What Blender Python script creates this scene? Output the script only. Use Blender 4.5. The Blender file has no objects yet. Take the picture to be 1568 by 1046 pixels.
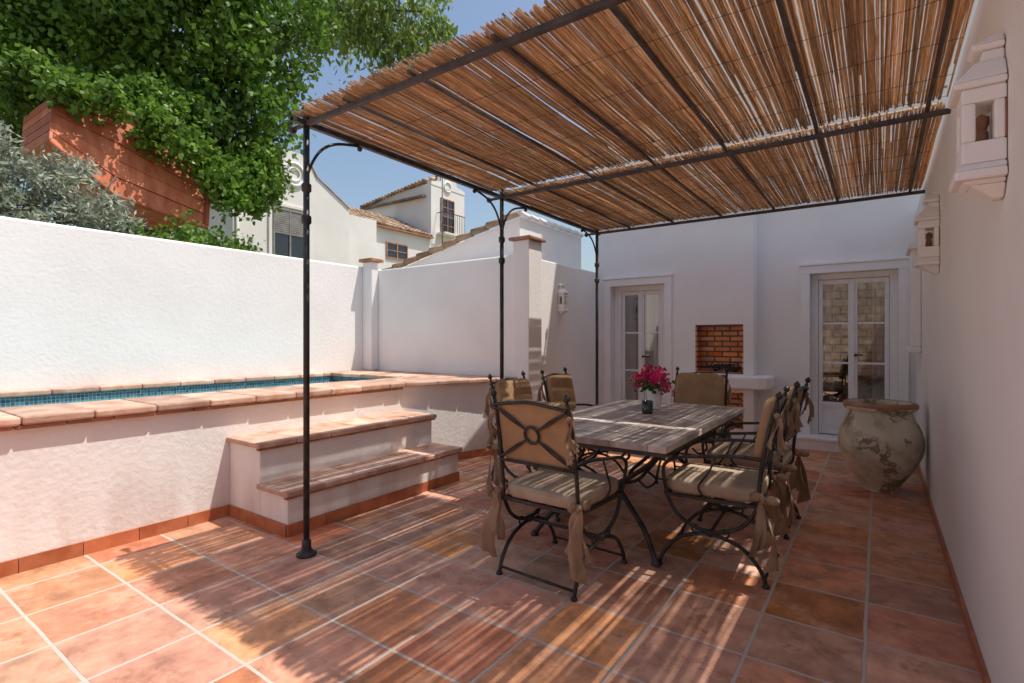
import bpy, math, random
import numpy as np
from mathutils import Vector, Matrix
random.seed(7); np.random.seed(7)
R=random.uniform
scene=bpy.context.scene
COL=scene.collection

# ---------------------------------------------------------------- materials
def newmat(name):
    m=bpy.data.materials.new(name); m.use_nodes=True
    nt=m.node_tree; b=nt.nodes['Principled BSDF']
    return m,nt,b
def rgb(c): return (c[0],c[1],c[2],1)
def M(name,c1,c2=None,rough=.6,nscale=4,bump=.1,bscale=40,rnd=0,metal=0,spec=.4,stretch=(1,1,1),lo=.35,hi=.65,trans=0,detail=6,bdist=.01):
    m,nt,b=newmat(name); N=nt.nodes; L=nt.links
    c2=c2 or c1
    tc=N.new('ShaderNodeTexCoord'); mp=N.new('ShaderNodeMapping'); mp.inputs['Scale'].default_value=stretch
    L.new(tc.outputs['Object'],mp.inputs['Vector'])
    n=N.new('ShaderNodeTexNoise'); n.inputs['Scale'].default_value=nscale; n.inputs['Detail'].default_value=detail
    L.new(mp.outputs[0],n.inputs['Vector'])
    r=N.new('ShaderNodeValToRGB'); r.color_ramp.elements[0].position=lo; r.color_ramp.elements[1].position=hi
    r.color_ramp.elements[0].color=rgb(c1); r.color_ramp.elements[1].color=rgb(c2)
    L.new(n.outputs['Fac'],r.inputs[0]); out=r.outputs[0]
    if rnd:
        at=N.new('ShaderNodeAttribute'); at.attribute_name='rnd'
        mr=N.new('ShaderNodeMapRange'); mr.inputs['To Min'].default_value=1-rnd; mr.inputs['To Max'].default_value=1+rnd
        L.new(at.outputs['Fac'],mr.inputs['Value'])
        h=N.new('ShaderNodeHueSaturation'); L.new(mr.outputs[0],h.inputs['Value']); L.new(out,h.inputs['Color']); out=h.outputs[0]
    L.new(out,b.inputs['Base Color'])
    b.inputs['Roughness'].default_value=rough; b.inputs['Metallic'].default_value=metal
    b.inputs['Specular IOR Level'].default_value=spec
    if bump:
        n2=N.new('ShaderNodeTexNoise'); n2.inputs['Scale'].default_value=bscale; n2.inputs['Detail'].default_value=5
        L.new(mp.outputs[0],n2.inputs['Vector'])
        bp=N.new('ShaderNodeBump'); bp.inputs['Strength'].default_value=bump; bp.inputs['Distance'].default_value=bdist
        L.new(n2.outputs['Fac'],bp.inputs['Height']); L.new(bp.outputs[0],b.inputs['Normal'])
    if trans:
        t=N.new('ShaderNodeBsdfTranslucent'); L.new(out,t.inputs['Color'])
        mx=N.new('ShaderNodeMixShader'); mx.inputs[0].default_value=trans
        L.new(b.outputs[0],mx.inputs[1]); L.new(t.outputs[0],mx.inputs[2])
        L.new(mx.outputs[0],N['Material Output'].inputs['Surface'])
    return m

def brickmat(name,c1,c2,cm,w,h,mortar,offset=.5,rough=.6,plane='XY',off=(0,0,0),blotch=None,bump=.5,bias=0,var=.5,bdist=.006,spec=.4,blotch2=None,wob=1.6,tilevar=0):
    m,nt,b=newmat(name); N=nt.nodes; L=nt.links
    g=N.new('ShaderNodeNewGeometry')
    sep=N.new('ShaderNodeSeparateXYZ'); L.new(g.outputs['Position'],sep.inputs[0])
    cmb=N.new('ShaderNodeCombineXYZ')
    if plane=='XY': L.new(sep.outputs[0],cmb.inputs[0]); L.new(sep.outputs[1],cmb.inputs[1])
    elif plane=='XZ': L.new(sep.outputs[0],cmb.inputs[0]); L.new(sep.outputs[2],cmb.inputs[1])
    else:
        ad=N.new('ShaderNodeMath'); ad.operation='ADD'
        L.new(sep.outputs[0],ad.inputs[0]); L.new(sep.outputs[1],ad.inputs[1])
        L.new(ad.outputs[0],cmb.inputs[0]); L.new(sep.outputs[2],cmb.inputs[1])
    wn=N.new('ShaderNodeTexNoise'); wn.inputs['Scale'].default_value=7; wn.inputs['Detail'].default_value=4
    L.new(g.outputs['Position'],wn.inputs['Vector'])
    vs=N.new('ShaderNodeVectorMath'); vs.operation='MULTIPLY_ADD'
    k=mortar*wob
    vs.inputs[1].default_value=(k,k,0); 
    L.new(wn.outputs['Color'],vs.inputs[0]); L.new(cmb.outputs[0],vs.inputs[2])
    mp=N.new('ShaderNodeMapping'); mp.inputs['Location'].default_value=off
    L.new(vs.outputs[0],mp.inputs['Vector'])
    br=N.new('ShaderNodeTexBrick'); br.offset=offset; br.squash=1
    br.inputs['Scale'].default_value=1; br.inputs['Brick Width'].default_value=w; br.inputs['Row Height'].default_value=h
    br.inputs['Mortar Size'].default_value=mortar; br.inputs['Mortar Smooth'].default_value=.25; br.inputs['Bias'].default_value=bias
    br.inputs['Color1'].default_value=rgb(c1); br.inputs['Color2'].default_value=rgb(c2); br.inputs['Mortar'].default_value=rgb(cm)
    L.new(mp.outputs[0],br.inputs['Vector'])
    out=br.outputs['Color']
    if tilevar:
        dv=N.new('ShaderNodeVectorMath'); dv.operation='DIVIDE'; dv.inputs[1].default_value=(w,h,1); L.new(mp.outputs[0],dv.inputs[0])
        fl=N.new('ShaderNodeVectorMath'); fl.operation='FLOOR'; L.new(dv.outputs[0],fl.inputs[0])
        wh=N.new('ShaderNodeTexWhiteNoise'); L.new(fl.outputs[0],wh.inputs['Vector'])
        sp=N.new('ShaderNodeSeparateColor'); L.new(wh.outputs['Color'],sp.inputs[0])
        hs=N.new('ShaderNodeHueSaturation')
        for src,dst,lo,hi in ((0,'Value',1-tilevar,1+tilevar),(1,'Saturation',.80,1.15),(2,'Hue',.494,.514)):
            mr=N.new('ShaderNodeMapRange'); mr.inputs['To Min'].default_value=lo; mr.inputs['To Max'].default_value=hi
            L.new(sp.outputs[src],mr.inputs['Value']); L.new(mr.outputs[0],hs.inputs[dst])
        L.new(out,hs.inputs['Color']); 
        mk=N.new('ShaderNodeMix'); mk.data_type='RGBA'; L.new(br.outputs['Fac'],mk.inputs[0]); L.new(hs.outputs[0],mk.inputs[6]); mk.inputs[7].default_value=rgb(cm); out=mk.outputs[2]
    n=N.new('ShaderNodeTexNoise'); n.inputs['Scale'].default_value=6; n.inputs['Detail'].default_value=9; n.inputs['Roughness'].default_value=.65
    L.new(g.outputs['Position'],n.inputs['Vector'])
    r=N.new('ShaderNodeValToRGB'); r.color_ramp.elements[0].position=.3; r.color_ramp.elements[1].position=.7
    d=1-var*.5; r.color_ramp.elements[0].color=(d,d*.97,d*.95,1); u=1+var*.35; r.color_ramp.elements[1].color=(u,u,u,1)
    L.new(n.outputs['Fac'],r.inputs[0])
    mx=N.new('ShaderNodeMix'); mx.data_type='RGBA'; mx.blend_type='MULTIPLY'; mx.inputs[0].default_value=1
    L.new(out,mx.inputs[6]); L.new(r.outputs[0],mx.inputs[7]); out=mx.outputs[2]
    for (bl,sc,lo,hi,am) in ((blotch,3.3,.50,.64,.65),(blotch2,5.1,.55,.64,.8)):
        if not bl: continue
        n3=N.new('ShaderNodeTexNoise'); n3.inputs['Scale'].default_value=sc; n3.inputs['Detail'].default_value=10; n3.inputs['Roughness'].default_value=.76
        L.new(g.outputs['Position'],n3.inputs['Vector'])
        r3=N.new('ShaderNodeMapRange'); r3.inputs['From Min'].default_value=lo; r3.inputs['From Max'].default_value=hi; r3.inputs['To Max'].default_value=am
        L.new(n3.outputs['Fac'],r3.inputs['Value'])
        m3=N.new('ShaderNodeMix'); m3.data_type='RGBA'; L.new(r3.outputs[0],m3.inputs[0]); L.new(out,m3.inputs[6]); m3.inputs[7].default_value=rgb(bl)
        m4=N.new('ShaderNodeMix'); m4.data_type='RGBA'; L.new(br.outputs['Fac'],m4.inputs[0]); L.new(m3.outputs[2],m4.inputs[6]); m4.inputs[7].default_value=rgb(cm); out=m4.outputs[2]
    L.new(out,b.inputs['Base Color']); b.inputs['Roughness'].default_value=rough; b.inputs['Specular IOR Level'].default_value=spec
    inv=N.new('ShaderNodeMath'); inv.operation='MULTIPLY_ADD'; inv.inputs[1].default_value=-1
    n4=N.new('ShaderNodeTexNoise'); n4.inputs['Scale'].default_value=22; n4.inputs['Detail'].default_value=6
    L.new(g.outputs['Position'],n4.inputs['Vector'])
    sc=N.new('ShaderNodeMath'); sc.operation='MULTIPLY'; sc.inputs[1].default_value=.6; L.new(n4.outputs['Fac'],sc.inputs[0])
    L.new(br.outputs['Fac'],inv.inputs[0]); L.new(sc.outputs[0],inv.inputs[2])
    bp=N.new('ShaderNodeBump'); bp.inputs['Strength'].default_value=bump; bp.inputs['Distance'].default_value=bdist
    L.new(inv.outputs[0],bp.inputs['Height']); L.new(bp.outputs[0],b.inputs['Normal'])
    return m

plaster=M('white_plaster',(.835,.80,.765),(.89,.86,.83),rough=.85,nscale=1.3,bump=.35,bscale=28,spec=.2,lo=.3,hi=.6,detail=8)
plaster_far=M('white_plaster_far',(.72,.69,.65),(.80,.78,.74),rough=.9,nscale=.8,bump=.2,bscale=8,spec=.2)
def grimy():
    m=M('grimy_plaster',(.80,.76,.73),(.87,.84,.81),rough=.85,nscale=1.6,bump=.45,bscale=24,spec=.2)
    nt=m.node_tree;N=nt.nodes;L=nt.links;b=N['Principled BSDF']
    src=b.inputs['Base Color'].links[0].from_socket
    tc=N.new('ShaderNodeTexCoord'); mp=N.new('ShaderNodeMapping'); mp.inputs['Scale'].default_value=(3,3,.5)
    L.new(tc.outputs['Object'],mp.inputs[0])
    n=N.new('ShaderNodeTexNoise'); n.inputs['Scale'].default_value=2; n.inputs['Detail'].default_value=8; L.new(mp.outputs[0],n.inputs[0])
    sep=N.new('ShaderNodeSeparateXYZ'); L.new(tc.outputs['Object'],sep.inputs[0])
    mr=N.new('ShaderNodeMapRange'); mr.inputs['From Min'].default_value=.6; mr.inputs['From Max'].default_value=.05; L.new(sep.outputs[2],mr.inputs['Value'])
    mr2=N.new('ShaderNodeMapRange'); mr2.inputs['From Min'].default_value=.40; mr2.inputs['From Max'].default_value=.68; mr2.inputs['To Max'].default_value=.65; L.new(n.outputs['Fac'],mr2.inputs['Value'])
    mu=N.new('ShaderNodeMath'); mu.operation='MULTIPLY'; L.new(mr.outputs[0],mu.inputs[0]); L.new(mr2.outputs[0],mu.inputs[1])
    mx=N.new('ShaderNodeMix'); mx.data_type='RGBA'; L.new(mu.outputs[0],mx.inputs[0]); L.new(src,mx.inputs[6]); mx.inputs[7].default_value=(.55,.40,.32,1)
    L.new(mx.outputs[2],b.inputs['Base Color'])
    return m
plaster_g=grimy()
trim=M('white_trim',(.86,.84,.81),(.90,.88,.86),rough=.6,nscale=3,bump=.05)
woodwhite=M('white_painted_wood',(.82,.80,.78),(.87,.85,.83),rough=.4,nscale=6,bump=.05,stretch=(4,4,1))
floor_m=brickmat('terracotta_floor',(.56,.215,.12),(.68,.32,.195),(.56,.47,.40),.42,.42,.009,offset=0,rough=.5,off=(.042,.12,0),blotch=(.74,.44,.31),blotch2=(.33,.15,.08),bump=.7,var=.85,wob=1.4,tilevar=.22,spec=.3)
terra=M('terracotta_tile',(.46,.25,.17),(.68,.46,.35),rough=.65,nscale=7,bump=.4,bscale=35,rnd=.25)
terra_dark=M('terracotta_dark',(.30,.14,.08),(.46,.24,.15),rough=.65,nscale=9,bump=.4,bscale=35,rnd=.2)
skirt=M('glazed_terracotta_skirting',(.42,.12,.05),(.54,.19,.09),rough=.35,nscale=8,bump=.1,rnd=.15)
iron=M('wrought_iron',(.028,.027,.028),(.06,.055,.05),rough=.45,nscale=14,bump=.25,bscale=60,metal=.3)
iron2=M('weathered_iron',(.045,.038,.035),(.09,.07,.06),rough=.55,nscale=14,bump=.25,bscale=60)
fabric=M('tan_fabric',(.42,.265,.145),(.50,.325,.185),rough=.95,nscale=9,bump=.3,bscale=220,spec=.1,trans=.15)
fabric_s=M('seat_fabric',(.38,.29,.205),(.47,.37,.27),rough=.95,nscale=9,bump=.3,bscale=220,spec=.1)
ribbon_m=M('ribbon_fabric',(.33,.22,.14),(.42,.29,.19),rough=.9,nscale=9,bump=.2,bscale=200,spec=.1,trans=.15)
reed=M('reed',(.50,.325,.19),(.80,.60,.40),rough=.5,nscale=5,bump=.3,bscale=60,stretch=(30,2.2,30),rnd=.33,lo=.3,hi=.7,trans=.46)
pot_m=M('aged_urn',(.60,.53,.38),(.76,.70,.56),rough=.8,nscale=4,bump=.6,bscale=20)
def patch(m,col,scale,lo,hi,amount=1):
    nt=m.node_tree;N=nt.nodes;L=nt.links;b=N['Principled BSDF']
    src=b.inputs['Base Color'].links[0].from_socket
    tc=N.new('ShaderNodeTexCoord')
    n=N.new('ShaderNodeTexNoise'); n.inputs['Scale'].default_value=scale; n.inputs['Detail'].default_value=7; n.inputs['Roughness'].default_value=.6; L.new(tc.outputs['Object'],n.inputs[0])
    mr=N.new('ShaderNodeMapRange'); mr.inputs['From Min'].default_value=lo; mr.inputs['From Max'].default_value=hi; mr.inputs['To Max'].default_value=amount; L.new(n.outputs['Fac'],mr.inputs['Value'])
    mx=N.new('ShaderNodeMix'); mx.data_type='RGBA'; L.new(mr.outputs[0],mx.inputs[0]); L.new(src,mx.inputs[6]); mx.inputs[7].default_value=rgb(col)
    L.new(mx.outputs[2],b.inputs['Base Color'])
patch(pot_m,(.40,.36,.22),7,.50,.62,.6); patch(pot_m,(.24,.18,.085),4.5,.555,.585,.9); patch(pot_m,(.36,.19,.10),3.1,.62,.65,.8); patch(pot_m,(.86,.83,.75),9,.58,.64,.7)
brick_m=brickmat('red_brick',(.62,.19,.07),(.82,.34,.15),(.15,.075,.045),.20,.07,.011,plane='ANY',bump=.8,var=.4,wob=.5,tilevar=.15)
soot=M('soot',(.03,.028,.025),(.07,.06,.05),rough=.9)
stone_m=brickmat('rubble_stone',(.36,.29,.21),(.50,.42,.32),(.24,.20,.15),.45,.24,.02,plane='ANY',bump=1,var=1,bdist=.03)
mosaic=brickmat('blue_pool_mosaic',(.02,.09,.14),(.09,.22,.28),(.36,.42,.42),.03,.03,.002,offset=0,plane='ANY',rough=.2,var=.3,bump=.2)
ground_m=M('dry_ground',(.24,.20,.13),(.17,.17,.09),rough=1,nscale=.3,bump=.4,bscale=4)
roof_m=M('clay_roof_tile',(.24,.145,.09),(.46,.33,.23),rough=.85,nscale=3,bump=.4,bscale=15,rnd=.4)
orange=M('red_stained_timber',(.46,.105,.04),(.66,.21,.09),rough=.6,nscale=3,bump=.3,bscale=20,rnd=.25,stretch=(1,3,1))
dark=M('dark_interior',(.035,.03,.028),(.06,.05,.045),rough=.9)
curtain=M('white_curtain',(.55,.54,.52),(.68,.67,.65),rough=.9,trans=.3)
vase_m=M('white_ceramic',(.80,.79,.77),(.84,.83,.82),rough=.25,bump=.03)
bark=M('bark',(.12,.085,.06),(.22,.17,.12),rough=.95,nscale=6,bump=.8,bscale=14,stretch=(1,1,.3),bdist=.03)
pinkm=M('bougainvillea_bract',(.62,.012,.12),(.78,.04,.22),rough=.6,rnd=.3,trans=.35,bump=0)
greenm=M('leaf_green',(.05,.11,.02),(.09,.17,.03),rough=.5,rnd=.35,trans=.3,bump=0)
candle_m=M('dark_glass_jar',(.015,.02,.025),rough=.08,spec=.8,bump=0)

def glassmat():
    m=bpy.data.materials.new('window_glass'); m.use_nodes=True; nt=m.node_tree;N=nt.nodes;L=nt.links
    N.remove(N['Principled BSDF'])
    g=N.new('ShaderNodeBsdfGlossy'); g.inputs['Roughness'].default_value=.02; g.inputs['Color'].default_value=(.9,.9,.9,1)
    t=N.new('ShaderNodeBsdfTransparent'); t.inputs['Color'].default_value=(.75,.78,.76,1)
    mx=N.new('ShaderNodeMixShader'); mx.inputs[0].default_value=.35
    L.new(t.outputs[0],mx.inputs[1]); L.new(g.outputs[0],mx.inputs[2]); L.new(mx.outputs[0],N['Material Output'].inputs['Surface'])
    return m
glass=glassmat()
def watermat():
    m,nt,b=newmat('pool_water'); N=nt.nodes;L=nt.links
    b.inputs['Base Color'].default_value=(.16,.33,.36,1); b.inputs['Roughness'].default_value=.04; b.inputs['Specular IOR Level'].default_value=.6
    g=N.new('ShaderNodeNewGeometry'); n=N.new('ShaderNodeTexNoise'); n.inputs['Scale'].default_value=5; n.inputs['Detail'].default_value=3; n.inputs['Distortion'].default_value=.6
    L.new(g.outputs['Position'],n.inputs['Vector'])
    bp=N.new('ShaderNodeBump'); bp.inputs['Strength'].default_value=.35; bp.inputs['Distance'].default_value=.04
    L.new(n.outputs['Fac'],bp.inputs['Height']); L.new(bp.outputs[0],b.inputs['Normal'])
    return m
water=watermat()
table_top=brickmat('slate_mosaic_top',(.30,.235,.20),(.62,.54,.48),(.40,.33,.28),.13,.06,.004,plane='XY',offset=.5,rough=.45,bump=.4,var=.8,blotch=(.24,.17,.14),tilevar=.2)
table_edge=M('table_border_wood',(.40,.32,.27),(.62,.54,.47),rough=.55,nscale=5,bump=.2,stretch=(3,1,1),rnd=.25)

# ---------------------------------------------------------------- mesh builder
def catmull(pts,sub=6,closed=False):
    P=[Vector(p) for p in pts]; n=len(P); out=[]
    rng=range(n) if closed else range(n-1)
    for i in rng:
        if closed: p0,p1,p2,p3=P[(i-1)%n],P[i],P[(i+1)%n],P[(i+2)%n]
        else: p0=P[max(i-1,0)];p1=P[i];p2=P[i+1];p3=P[min(i+2,n-1)]
        for k in range(sub):
            t=k/sub
            out.append(.5*((2*p1)+(-p0+p2)*t+(2*p0-5*p1+4*p2-p3)*t*t+(-p0+3*p1-3*p2+p3)*t*t*t))
    if not closed: out.append(P[-1])
    return out
class MB:
    def __init__(s): s.v=[];s.f=[];s.m=[];s.s=[];s.r=[];s.mats=[]
    def mi(s,mat):
        if mat not in s.mats: s.mats.append(mat)
        return s.mats.index(mat)
    def face(s,idx,mat,smooth=False,r=0.5): s.f.append(idx);s.m.append(s.mi(mat));s.s.append(smooth);s.r.append(r)
    def box(s,x0,y0,z0,x1,y1,z1,mat,r=None):
        if x0>x1:x0,x1=x1,x0
        if y0>y1:y0,y1=y1,y0
        if z0>z1:z0,z1=z1,z0
        s.prism([(x0,y0),(x1,y0),(x1,y1),(x0,y1)],z0,z1,mat,'Z',r)
    def prism(s,poly,a,b,mat,axis='Z',r=None):
        r=R(0,1) if r is None else r
        o=len(s.v); n=len(poly)
        for h in (a,b):
            for p,q in poly:
                s.v.append((p,q,h) if axis=='Z' else ((h,p,q) if axis=='X' else (p,h,q)))
        s.face([o+i for i in range(n)][::-1],mat,False,r); s.face([o+n+i for i in range(n)],mat,False,r)
        for i in range(n):
            j=(i+1)%n; s.face([o+i,o+j,o+n+j,o+n+i],mat,False,r)
    def tube(s,pts,rad,mat,n=8,closed=False,r=None,flat=1.0):
        r=R(0,1) if r is None else r
        P=[Vector(p) for p in pts]; k=len(P); o=len(s.v)
        up=None
        for i,p in enumerate(P):
            if closed: d=P[(i+1)%k]-P[(i-1)%k]
            else: d=P[min(i+1,k-1)]-P[max(i-1,0)]
            d.normalize()
            if up is None:
                a=Vector((0,0,1)) if abs(d.z)<.9 else Vector((1,0,0))
                up=(a-d*a.dot(d)).normalized()
            else:
                up=(up-d*up.dot(d)).normalized()
            w=d.cross(up)
            rr=rad[i] if isinstance(rad,(list,tuple)) else rad
            for j in range(n):
                t=2*math.pi*j/n
                s.v.append(tuple(p+up*math.cos(t)*rr*flat+w*math.sin(t)*rr))
        m=k if closed else k-1
        for i in range(m):
            i2=(i+1)%k
            for j in range(n):
                j2=(j+1)%n
                s.face([o+i*n+j,o+i*n+j2,o+i2*n+j2,o+i2*n+j],mat,True,r)
        if not closed:
            s.face([o+j for j in range(n)][::-1],mat,False,r); s.face([o+(k-1)*n+j for j in range(n)],mat,False,r)
    def lathe(s,prof,c,mat,n=32,r=.5):
        o=len(s.v)
        for rr,z in prof:
            for j in range(n):
                t=2*math.pi*j/n; s.v.append((c[0]+rr*math.cos(t),c[1]+rr*math.sin(t),c[2]+z))
        for i in range(len(prof)-1):
            for j in range(n):
                j2=(j+1)%n; s.face([o+i*n+j,o+i*n+j2,o+(i+1)*n+j2,o+(i+1)*n+j],mat,True,r)
    def ball(s,c,rad,mat,n=10,sc=(1,1,1),e=1.0,mtx=None,r=.5,m=None):
        m=m or n//2+1
        o=len(s.v)
        def pw(x): return math.copysign(abs(x)**e,x)
        for i in range(m+1):
            ph=-math.pi/2+math.pi*i/m
            for j in range(n):
                t=2*math.pi*j/n
                v=Vector((pw(math.cos(ph))*pw(math.cos(t))*rad*sc[0],pw(math.cos(ph))*pw(math.sin(t))*rad*sc[1],pw(math.sin(ph))*rad*sc[2]))
                if mtx: v=mtx@v
                s.v.append((c[0]+v.x,c[1]+v.y,c[2]+v.z))
        for i in range(m):
            for j in range(n):
                j2=(j+1)%n; s.face([o+i*n+j,o+i*n+j2,o+(i+1)*n+j2,o+(i+1)*n+j],mat,True,r)
    def frustum(s,z0,w0,y0,z1,w1,y1,mat):
        o=len(s.v)
        for z,w,y in ((z0,w0,y0),(z1,w1,y1)):
            s.v+= [(-w/2,0.001,z),(w/2,0.001,z),(w/2,y,z),(-w/2,y,z)]
        for q in ([3,2,1,0],[4,5,6,7],[0,1,5,4],[1,2,6,5],[2,3,7,6],[3,0,4,7]): s.face([o+i for i in q],mat)
    def obj(s,name,parent=None,bevel=0,loc=None,rot=None,seg=2):
        me=bpy.data.meshes.new(name); me.from_pydata(s.v,[],s.f)
        for m in s.mats: me.materials.append(m)
        me.polygons.foreach_set('material_index',s.m); me.polygons.foreach_set('use_smooth',s.s)
        a=me.attributes.new('rnd','FLOAT','FACE'); a.data.foreach_set('value',s.r)
        me.update()
        ob=bpy.data.objects.new(name,me); COL.objects.link(ob)
        if parent: ob.parent=parent
        if loc: ob.location=loc
        if rot: ob.rotation_euler=rot
        if bevel:
            b=ob.modifiers.new('bevel','BEVEL'); b.width=bevel; b.segments=seg; b.limit_method='ANGLE'; b.angle_limit=math.radians(50)
        return ob
def empty(name,loc=(0,0,0),rot=(0,0,0)):
    e=bpy.data.objects.new(name,None); COL.objects.link(e); e.location=loc; e.rotation_euler=rot; e.empty_display_size=.2
    return e

# ---------------------------------------------------------------- ground + patio floor
b=MB(); b.face([0,1,2,3],ground_m); b.v=[(-250,-250,-.12),(250,-250,-.12),(250,250,-.12),(-250,250,-.12)]
b.obj('ground')
b=MB(); b.box(-6.4,-4.3,-.3,.62,7.9,0,floor_m); b.obj('patio_floor')

# ---------------------------------------------------------------- boundary walls
b=MB(); b.box(-6.45,-4.3,-.1,-6.2,5.38,2.42,plaster); b.obj('unseen_bounce_wall',bevel=.025,seg=3)
b=MB(); b.box(-6.2,5.13,-.1,-3.56,5.36,2.37,plaster); b.obj('unseen_bounce_wall',bevel=.02)
b=MB(); b.box(-3.75,5.40,-.1,-3.5,7.25,2.37,plaster); b.obj('unseen_bounce_wall',bevel=.015)
e=empty('wall_pillar')
b=MB(); b.box(-6.2,5.0,.9,-6.0,5.129,2.48,plaster); b.obj('shaft',e,bevel=.015)
b=MB(); b.box(-6.24,4.96,2.48,-5.96,5.2,2.53,terra_dark); b.obj('cap',e,bevel=.01)
e=empty('wall_pillar')
b=MB(); b.box(-3.58,5.11,0,-3.35,5.40,2.53,plaster); b.obj('shaft',e,bevel=.012)
b=MB(); b.box(-3.62,5.07,2.53,-3.31,5.44,2.57,terra_dark); b.obj('cap',e,bevel=.01)
b=MB(); b.box(.35,-4.3,-.1,.62,7.5,2.82,plaster); b.obj('side_wall',bevel=.02)
b=MB()
y=-3
while y<7.4:
    b.box(.335,y,.0,.349,min(y+.3,7.4)-.004,.055,skirt); y+=.3
b.obj('wall_skirting')
b=MB(); b.box(.27,6.55,1.28,.349,7.0,2.25,trim); b.box(.24,6.5,2.25,.349,7.05,2.31,trim); b.box(.24,6.5,1.22,.349,7.05,1.28,trim)
b.obj('wall_niche_frame',bevel=.01)
b=MB(); b.box(-2.2,-4.3,-.1,.35,-4.0,3.2,stone_m); b.obj('stone_wall')
b=MB(); b.box(-6.2,-4.3,-.1,-2.2,-4.02,2.4,plaster); b.obj('unseen_bounce_wall')  # unseen wall behind camera, added white and low to brighten the shade

# ---------------------------------------------------------------- pool
CZ=.905
e=empty('swimming_pool')
b=MB()
b.prism([(-4.62,-4.0),(-4.08,-4.0),(-4.08,3.8),(-3.62,5.109),(-4.62,5.109)],0,CZ-.05,plaster_g)
b.box(-6.2,4.4,0,-4.62,4.99,CZ-.05,plaster); b.box(-6.2,-4,0,-6.08,4.4,CZ-.05,plaster); b.box(-6.08,-4,0,-4.62,-1,CZ-.05,plaster)
b.obj('basin_walls',e)
b=MB(); b.box(-6.079,-1,.6,-6.07,4.4,CZ-.051,mosaic); b.box(-6.07,4.39,.6,-4.63,4.399,CZ-.051,mosaic); b.box(-4.63,-1,.6,-4.621,4.39,CZ-.051,mosaic)
b.obj('mosaic_band',e)
b=MB(); b.v=[(-6.075,-1,.785),(-4.622,-1,.785),(-4.622,4.396,.785),(-6.075,4.396,.785)]; b.face([0,1,2,3],water); b.obj('water',e)
b=MB()
def fx(y): return -4.02 if y<3.8 else -4.02+(y-3.8)*.39
y=-4.0
while y<5.10:
    y2=min(y+.345,5.105)
    if y<3.8<y2: y2=3.8
    dz=R(-.003,.003); ex=R(-.008,.008)
    b.prism([(-4.66,y+.003),(fx(y)+ex,y+.003),(fx(y2)+ex,y2-.003),(-4.66,y2-.003)],CZ-.049,CZ+dz,terra)
    y=y2
x=-6.19
while x<-4.68:
    x2=min(x+.36,-4.664)
    for ya,yb in ((4.36,4.74),(4.744,4.995 if x<-6 else 5.125)):
        b.box(x+.003,ya+.003,CZ-.049,x2-.003,yb,CZ+R(-.002,.002),terra)
    x=x2
y=-1
while y<4.35:
    y2=min(y+.35,4.358); b.box(-6.195,y+.003,CZ-.049,-6.05,y2-.003,CZ,terra); y=y2
b.box(-6.19,-4,CZ-.049,-4.67,-.96,CZ,terra)
b.obj('coping',e,bevel=.012)
b=MB()
y=-4.0
while y<3.78:
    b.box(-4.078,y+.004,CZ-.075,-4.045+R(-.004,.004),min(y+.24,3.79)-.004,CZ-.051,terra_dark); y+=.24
b.obj('coping_underside_course',e,bevel=.004)
b=MB()
def skirt_line(p,q,h=.085,th=.014):
    p=Vector(p);q=Vector(q);d=q-p;L=d.length;d.normalize();nrm=Vector((d.y,-d.x));n=max(1,round(L/.3))
    for i in range(n):
        a=p+d*(L*i/n+.002); c=p+d*(L*(i+1)/n-.002)
        b.prism([tuple(a),tuple(a+nrm*th),tuple(c+nrm*th),tuple(c)][::-1],.0,h,skirt)
skirt_line((-4.079,-4),(-4.079,2.03)); skirt_line((-4.079,3.82),(-3.621,5.1)); 
b.obj('skirting',e)

# steps
e=empty('pool_steps')
b=MB(); b.box(-4.079,2.03,0,-3.65,3.80,.565,plaster_g); b.box(-3.65,2.03,0,-3.30,3.80,.275,plaster_g); b.obj('risers',e,bevel=.008)
b=MB()
for (xa,xb,z,ya,yb) in ((-3.655,-3.265,.276,2.0,3.83),(-4.085,-3.61,.566,2.0,3.83)):
    n=6
    for i in range(n):
        a=ya+(yb-ya)*i/n; c=ya+(yb-ya)*(i+1)/n
        b.box(xa,a+.002,z,xb+R(-.006,.006),c-.002,z+.04+R(-.002,.002),terra)
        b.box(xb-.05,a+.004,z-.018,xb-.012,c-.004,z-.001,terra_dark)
b.obj('treads',e,bevel=.01)
b=MB(); skirt_line((-4.06,2.029),(-3.30,2.029)); skirt_line((-3.299,2.03),(-3.299,3.80)); skirt_line((-3.3,3.801),(-4.0,3.801)); b.obj('skirting',e)

# ---------------------------------------------------------------- house
def wall_open(b,xs,zs,opens,y0,y1,mat):
    X=sorted(set(xs+[o[0] for o in opens]+[o[1] for o in opens])); Z=sorted(set(zs+[o[2] for o in opens]+[o[3] for o in opens]))
    for i in range(len(X)-1):
        run=None
        for j in range(len(Z)-1):
            cx=(X[i]+X[i+1])/2; cz=(Z[j]+Z[j+1])/2
            hole=any(o[0]<cx<o[1] and o[2]<cz<o[3] for o in opens)
            if not hole:
                if run is None: run=Z[j]
            if hole or j==len(Z)-2:
                if run is not None:
                    top=Z[j] if hole else Z[j+1]
                    b.box(X[i],y0,run,X[i+1],y1,top,mat)
                    run=None
H=empty('white_house')
OL=(-3.28,-2.46,.10,2.14); NB=(-2.04,-1.43,.90,1.55); NL=(-1.98,-1.43,.18,.66); OR=(-.70,.19,.16,2.17)
b=MB(); wall_open(b,[-3.5,-1.31],[-.1,7.8],[OL,NB,NL],7.25,7.8,plaster); b.obj('wall_front',H)
b=MB(); wall_open(b,[-1.31,.75],[-.1,7.8],[OR],7.5,7.8,plaster); b.obj('wall_door_side',H)
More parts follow.
